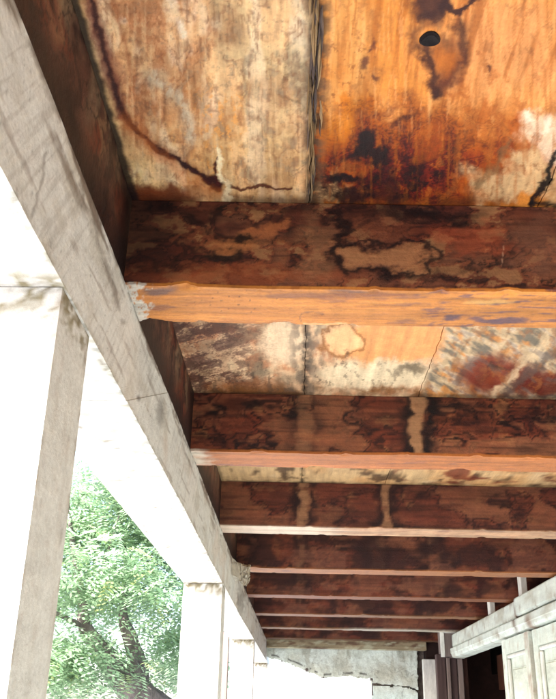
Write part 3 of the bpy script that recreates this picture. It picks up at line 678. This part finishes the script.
def slab(name, poly, y, t, parent, mat, paint, st=.01, jag=.012, seed=0, **kw):
    xs_ = [p[0] for p in poly]; zs_ = [p[1] for p in poly]
    xs = np.arange(min(xs_) - .02, max(xs_) + .03, st); zs = np.arange(min(zs_) - .02, max(zs_) + .03, st)
    P, F = gridsheet(xs, zs, lambda u, v: np.stack([u, np.full(u.shape, y), v], -1))
    c = P[F].mean(1)
    k = inside(c[:, 0] + jag * fb(c[:, 0] * 14, c[:, 2] * 14, 140 + seed, 5), c[:, 2] + jag * fb(c[:, 0] * 14 + 9, c[:, 2] * 14, 141 + seed, 5), poly)
    F = F[k]; u, inv = np.unique(F, return_inverse=True); P = P[u]; F = inv.reshape(-1, 4)
    e = np.sort(np.concatenate([F[:, [0, 1]], F[:, [1, 2]], F[:, [2, 3]], F[:, [3, 0]]]), 1)
    eu, cnt = np.unique(e, axis=0, return_counts=True); be = eu[cnt == 1]; n = len(P)
    P2 = P.copy(); P2[:, 1] += t
    A = np.concatenate([P, P2]); P_ = A.copy()
    rim = np.stack([be[:, 0], be[:, 1], be[:, 1] + n, be[:, 0] + n], 1)
    FF = np.concatenate([F, F[:, ::-1] + n, rim])
    C = paint(A) if paint else None
    A[:, 1] += (A[:, 1] < y + t * .5) * .008 * fb(A[:, 0] * 6, A[:, 2] * 6, 150, 4)
    return meshobj(name, A, FF, mat, parent, C, **kw)
ew = empty('end_wall', (.55, 10.0, FLOOR), label='cracked pale green plaster wall closing the far end, broken away to a sloping edge', category='wall')
YE = 9.95
slab('plaster', [(-.36, .80), (-.36, .74), (-.36, .635), (-.262, .612), (-.07, .56), (.12, .49), (.30, .418), (.42, .43), (.54, .445), (.70, .425), (.845, .425), (.85, .375), (1.05, .362), (1.22, .352), (1.325, .318), (1.33, .5), (1.34, .72), (1.34, .99), (-.36, .99)], YE, .05, ew, m_plaster, paint_plaster, .006, .018, 0)
slab('plaster', [(.845, .350), (1.05, .345), (1.24, .334), (1.318, .300), (1.33, FLOOR), (.82, FLOOR)], YE + .004, .05, ew, m_plaster, paint_plaster, .012, .012, 3)
slab('masonry_core', [(-.24, .99), (-.24, .62), (-.07, .575), (.12, .50), (.30, .43), (.54, .46), (.84, .44), (.865, FLOOR), (1.42, FLOOR), (1.42, .99)], YE + .06, .16, ew, m_brick, None, .016, .02, 5)
cr = []
for i in range(14):      # exposed crumbled stones along the broken edge
    x = rnd.choice([rnd.uniform(-.2, .40), rnd.uniform(.45, .84)]); zed = np.interp(x, [-.26, -.07, .12, .30, .54, .85], [.61, .56, .49, .42, .445, .42])
    r = rnd.uniform(.008, .018); V, F = sbox(x - r, x + r, YE - .004 + rnd.uniform(0, .01), YE + .07, zed + .004 - r * .3, zed + r * .9 + .012, .005)
    V = V + .004 * np.stack([fb(V[:, 0] * 40 + i, V[:, 2] * 40, 151, 2)] * 3, -1); meshobj('stone', V, F, m_brick, ew)
P, F = boxgrid(seg(-.33, .012, 1.42), seg(9.776, .02, 9.935), seg(.715, .01, .7985), 'xXyYzZ')
C = np.tile(lin((150, 136, 108)), (len(P), 1)); C = mix(C, (96, 64, 48), sm(.0, .4, fb(P[:, 0] * 5, P[:, 2] * 20, 160, 4)) * .8); C = mix(C, (190, 188, 160), sm(.1, .5, fb(P[:, 0] * 7 + 9, P[:, 2] * 20, 161, 4)) * .7)
meshobj('wall_plate', wobble(P, .004, 6, 3), F, m_joist, None, C, label='pale weathered timber plate lying on top of the cracked plaster end wall', category='wall plate')

# ------------------------------------------------------------------ right wall: lintel, shutters, dark doorway
XW = 1.5
lt = empty('door_lintel', (XW, 4, .56), label='pale green white moulded timber lintel above the panelled shutters on the right', category='lintel')
def paint_lintel(P):
    Y, Z = P[:, 1], P[:, 2]
    C = np.tile(lin((198, 206, 196)), (len(Y), 1))
    n1 = fb(Y * 3, Z * 14, 170, 5); n2 = fb(Y * 10, Z * 14, 171, 5)
    C = mix(C, (160, 154, 134), sm(.0, .5, n1) * .6); C = mix(C, (218, 226, 212), sm(.1, .5, -n1) * .6); C = mix(C, (130, 110, 88), sm(.3, .6, n2) * .6)
    C = mix(C, (104, 80, 64), hline(Y, 6.03, .05, .9) * sm(-.3, .2, n2) * .8)
    C = mix(C, (120, 86, 60), hline(Y, 5.66, .06, .9) * sm(.68, .6, Z) * .8)
    return np.clip(C, .01, .8)
def run(name, prof, y0, y1, parent, paint, mat, st=.02):
    ys = seg(y0, st, y1); n = len(prof); V = []; F = []
    for y in ys: V += [(x, y, z) for x, z in prof]
    for i in range(len(ys) - 1):
        for a in range(n): F.append([i * n + a, i * n + (a + 1) % n, (i + 1) * n + (a + 1) % n, (i + 1) * n + a])
    F.append(list(range(n))[::-1]); F.append([(len(ys) - 1) * n + a for a in range(n)])
    V = np.array(V, float); C = paint(V) if paint else None
    V = wobble(V, .0022, 3, 9)
    return meshobj(name, V, F, mat, parent, C)
up = [(XW, .778), (XW - .004, .77), (XW - .004, .74), (XW - .004, .70), (XW - .004, .672), (XW + .01, .660), (XW + .1, .660), (XW + .1, .778)]
run('fascia_board', [(x - .012, z + .006) for x, z in up], -4.0, 6.02, lt, paint_lintel, m_paint)
run('fascia_board', [(x, z - .006) for x, z in up], 6.045, 8.585, lt, paint_lintel, m_paint)
run('moulding', [(XW - .002, .655), (XW - .022, .648), (XW - .026, .643), (XW - .026, .602), (XW - .020, .597), (XW - .016, .580), (XW - .008, .566), (XW + .02, .560), (XW + .1, .560), (XW + .1, .655)], -4.0, 8.585, lt, paint_lintel, m_paint)
for i, (y, z1) in enumerate(((5.92, .998), (6.93, .998))):
    V, F = sbox(XW + .02, XW + .06, y, y + .09, .786, z1, .002)
    meshobj('cripple_stud', V, F, m_white, None, label=['short pale stud above the lintel, the nearer of the two', 'short pale stud above the lintel, the farther of the two'][i], category='stud', group='short studs above the lintel')
# shutters
def shutter(y0, y1, xo, lab, tone):
    w = y1 - y0; e = empty('panelled_shutter', (XW + xo, y0, FLOOR), label=lab, category='shutter', group='panelled shutters along the right wall')
    x0, x1 = XW + xo, XW + xo + .055; z0, z1 = FLOOR + .02, .548; sw = .115
    def pp(P):
        Y, Z = P[:, 1], P[:, 2]; C = np.tile(lin((204, 214, 202)), (len(Y), 1))
        n1 = fb(Y * 9, Z * 3, 180, 5); n2 = fb(Y * 12, Z * 9, 181, 4)
        C = mix(C, (172, 166, 144), sm(.0, .5, n1) * .5); C = mix(C, (150, 118, 92), sm(.35, .6, n2) * .6)
        if tone: C = mix(C, (150, 116, 92), hline(Y, y0 + .05, .05, .8) * sm(-.5, .2, n2) * .8)
        return np.clip(C, .01, .8)
    def bx(nm_, b, st=.03):
        P, F = boxgrid(seg(b[0], .05, b[1]), seg(b[2], st, b[3]), seg(b[4], st, b[5]), 'xXyYzZ'); C = pp(P)
        return meshobj(nm_, wobble(P, .0015, 9, 4), F, m_paint, e, C)
    bx('stile', (x0, x1, y0, y0 + sw, z0, z1)); bx('stile', (x0, x1, y1 - sw, y1, z0, z1))
    rails = [(z1 - .10, z1 - .001), (z1 - .95, z1 - .85), (z0 + .001, z0 + .18)]
    for a, b_ in rails: bx('rail', (x0 + .001, x1 - .001, y0 + sw + .001, y1 - sw - .001, a, b_))
    for (pa, pb) in ((rails[1][1], rails[0][0]), (rails[2][1], rails[1][0])):
        pn = bx('panel', (x0 + .03, x1 - .01, y0 + sw + .001, y1 - sw - .001, pa + .001, pb - .001))
        ya, yb_ = y0 + sw + .002, y1 - sw - .002
        for b in ((x0 + .004, x0 + .029, ya, yb_, pb - .028, pb - .002), (x0 + .004, x0 + .029, ya, yb_, pa + .002, pa + .028), (x0 + .004, x0 + .029, ya, ya + .024, pa + .03, pb - .03), (x0 + .004, x0 + .029, yb_ - .024, yb_, pa + .03, pb - .03)):
            V, F = sbox(*b, bev=.008); o = meshobj('bead', V, F, m_white, pn)
        V, F = sbox(x0 + .016, x0 + .029, ya + .07, yb_ - .07, pa + .10, pb - .10, .010); meshobj('raised_field', V, F, m_mint, pn)
    return e
shutter(5.735, 6.50, -.012, 'pale green white panelled shutter beside the dark doorway, farthest of its row', True)
shutter(4.93, 5.70, .004, 'pale panelled shutter at the right edge, next to the farthest one', True)
for i in range(6): shutter(4.12 - i * .81, 4.89 - i * .81, 0, 'pale panelled shutter beyond the right edge, nearer than the two in view', False)
# boxed post head, dark boards, white plank
bp = empty('boxed_post_head', (XW, 8.7, .57), label='small white framed box at the far end of the lintel, over the dark boards', category='post head')
boxobj('core', (1.395, 1.605, 8.615, 8.80, .575, .812), m_lav, bp)
for b in ((1.385, 1.425, 8.60, 8.614, .57, .815), (1.575, 1.612, 8.60, 8.614, .57, .815), (1.426, 1.574, 8.60, 8.614, .79, .815)): boxobj('trim', b, m_white, bp, .003)
fs = empty('folded_dark_shutter', (1.46, 8.7, FLOOR), label='dark brown folded shutter boards standing under the small white framed box', category='shutter')
for b, m in (((1.348, 1.435, 8.66, 8.75, FLOOR, .60), m_brown), ((1.44, 1.475, 8.64, 8.75, FLOOR, .568), m_lav), ((1.48, 1.545, 8.68, 8.75, FLOOR, .565), m_brown), ((1.55, 1.60, 8.66, 8.75, FLOOR, .565), m_lav)): boxobj('board', b, m, fs, .006)
boxobj('white_plank', (1.375, 1.515, 9.80, 9.86, FLOOR, .625), m_white, None, .006, label='narrow white plank standing against the right end of the cracked plaster wall', category='plank')
# dark room behind the wall
rm = empty('room', (3, 5, FLOOR), kind='structure')
boxobj('room_wall', (3.6, 3.7, -4.0, 10.3, FLOOR, 1.0), m_room, rm, 0)
boxobj('room_wall', (1.62, 3.6, 10.2, 10.3, FLOOR, 1.0), m_room, rm, 0)
boxobj('room_wall', (1.62, 3.6, -4.1, -4.0, FLOOR, 1.0), m_room, rm, 0)
boxobj('room_wall', (1.43, 1.62, 9.9, 10.3, FLOOR, 1.0), m_room, rm, 0)
boxobj('room_ceiling', (2.27, 3.7, -4.0, 10.3, 1.001, 1.05), m_room, rm, 0)
boxobj('room_wall', (1.60, 1.66, 8.76, 9.9, FLOOR, .79), m_room, rm, 0)
boxobj('broken_lath', (1.70, 1.78, 6.70, 7.35, .318, .345), m_white, None, .003, label='broken pale lath sticking out in the dark doorway', category='lath')
boxobj('hanging_board', (2.0, 2.03, 7.4, 9.0, .30, .62), plain('red_brown_board', (.06, .02, .012), (.12, .045, .025), 5), None, .004, label='dull red brown board hanging inside the dark doorway', category='board')

# ------------------------------------------------------------------ tree outside
def tube(pts, rs, n=10, seed=0):
    V = []; F = []; pts = [Vector(p) for p in pts]
    # resample
    P = []; Rr = []
    for i in range(len(pts) - 1):
        for j in range(5):
            t = j / 5; p0 = pts[max(i - 1, 0)]; p1 = pts[i]; p2 = pts[i + 1]; p3 = pts[min(i + 2, len(pts) - 1)]
            P.append(.5 * ((2 * p1) + (-p0 + p2) * t + (2 * p0 - 5 * p1 + 4 * p2 - p3) * t * t + (-p0 + 3 * p1 - 3 * p2 + p3) * t ** 3)); Rr.append(rs[i] * (1 - t) + rs[i + 1] * t)
    P.append(pts[-1]); Rr.append(rs[-1])
    r_ = random.Random(seed)
    for i, (p, r) in enumerate(zip(P, Rr)):
        d = (P[min(i + 1, len(P) - 1)] - P[max(i - 1, 0)]).normalized(); a = d.orthogonal().normalized(); a = Vector((1, 0.1, 0)).cross(d).normalized() if abs(d.x) < .9 else a; b = d.cross(a)
        for k in range(n):
            th = 2 * math.pi * k / n; q = r * (1 + .16 * math.sin(3 * th + i * .4) + r_.uniform(-.06, .06)); V.append(p + a * q * math.cos(th) + b * q * math.sin(th))
    for i in range(len(P) - 1):
        for k in range(n): F.append([i * n + k, i * n + (k + 1) % n, (i + 1) * n + (k + 1) % n, (i + 1) * n + k])
    F.append(list(range(n))[::-1]); F.append([(len(P) - 1) * n + k for k in range(n)])
    return [v[:] for v in V], F
TY = 12.0
def tp(px_, py_, y=TY):       # layout point behind picture spot, at distance y
    d = FW * FOC + RT * (px_ - 278) + UP * (349.5 - py_); return d * (y / d.y)
tree = empty('shade_tree', (-1.2, TY, FLOOR - .28), label='leafy green tree with a forked grey trunk, seen between the two nearest white posts', category='tree')
def limb(name, spots, rs, parent, seed):
    pts = [p if len(p) == 3 else None for p in spots]; V, F = tube(spots, rs, 10, seed); return meshobj(name, V, F, m_bark, parent, smooth=True)
base = Vector((-1.15, TY, FLOOR - .3))
limb('trunk', [base, (-1.3, TY, -1.0), tp(172, 734), tp(145, 699), tp(124, 676)], [.34, .28, .25, .22, .19], tree, 1)
L1 = [tp(124, 680), tp(107, 658), tp(86, 630), tp(83, 600, 11.9), tp(72, 540, 11.7), tp(60, 440, 11.5)]
limb('branch', L1, [.18, .14, .10, .06, .035, .012], tree, 2)
L2 = [tp(137, 692), tp(137, 668), tp(130, 640), tp(123, 612, 12.2), tp(126, 560, 12.5), tp(110, 470, 12.7)]
limb('branch', L2, [.17, .13, .10, .06, .035, .01], tree, 3)
limb('branch', [tp(86, 630), tp(60, 615, 11.7), tp(20, 600, 11.4), tp(-60, 560, 11)], [.04, .03, .02, .01], tree, 5)
limb('branch', [tp(86, 604, 11.9), tp(105, 560, 11.6), tp(119, 515, 11.3)], [.02, .012, .006], tree, 6)
m_leaf, nt, N, L, B = nm('leaves')
gi = N.new('ShaderNodeAttribute'); gi.attribute_name = 'Col'
L.new(gi.outputs['Color'], B.inputs['Base Color']); B.inputs['Roughness'].default_value = .5
tr = N.new('ShaderNodeBsdfTranslucent'); ms = N.new('ShaderNodeMixShader'); ms.inputs[0].default_value = .65
L.new(gi.outputs['Color'], tr.inputs[0]); L.new(B.outputs[0], ms.inputs[1]); L.new(tr.outputs[0], ms.inputs[2]); L.new(ms.outputs[0], N['Material Output'].inputs[0])
rs = np.random.RandomState(5)
def crown(n_spray, centre, rad, seed):
    rs = np.random.RandomState(seed); V = []; Fc = []; Cc = []
    cl = rs.normal(size=(70, 3)); cl /= np.linalg.norm(cl, axis=1)[:, None]; cl *= rs.rand(70, 1) ** .45
    cl = cl * rad + centre
    for i in range(n_spray):
        c = cl[rs.randint(70)] + rs.normal(size=3) * np.array([.26, .3, .13]); a = rs.rand() * 6.283
        d = np.array([math.cos(a), math.sin(a), rs.uniform(-.7, .15)]); d /= np.linalg.norm(d); s = np.cross(d, [0, 0, 1]); s /= np.linalg.norm(s)
        up_ = np.cross(s, d); roll = rs.uniform(-.6, .6); s = s * math.cos(roll) + up_ * math.sin(roll)
        Ln = rs.uniform(.30, .46); m = 7; col = np.array([.29, .40, .25]) * rs.uniform(.65, 1.5) + (rs.rand() < .05) * np.array([.16, .12, .0])
        for j in range(m):
            t = (j + .8) / m; p = c + d * Ln * t + np.array([0, 0, -.10 * t * t * Ln * 3])
            for sg in (-1, 1):
                dirn = s * sg * .9 + d * .45 + rs.normal(size=3) * .12; dirn /= np.linalg.norm(dirn); l = .098 * (1.1 - .4 * abs(t - .5)) * rs.uniform(.8, 1.2); wv = np.cross(dirn, up_); wv = wv / (np.linalg.norm(wv) + 1e-9) * .020
                b = len(V); V += [p, p + dirn * l * .45 + wv, p + dirn * l, p + dirn * l * .45 - wv]; Fc.append([b, b + 1, b + 2, b + 3]); Cc += [col] * 4
    return np.array(V), Fc, np.array(Cc)
for cnt, ce, ra, sd in ((2300, tp(118, 530, 12.4), (1.75, 1.5, 1.1), 1), (380, tp(112, 575, 11.0), (1.3, .4, .5), 5), (420, tp(62, 662, 11.2), (.55, .4, .40), 2), (330, tp(180, 650, 12.6), (.45, .8, .6), 3), (160, tp(95, 600, 13.2), (.8, .5, .4), 4)):
    V, F, C = crown(cnt, np.array(ce), np.array(ra), sd)
    meshobj('crown', V, F, m_leaf, tree, C, kind='stuff')
for o in sc.objects:
    if '_w' in o: del o['_w']
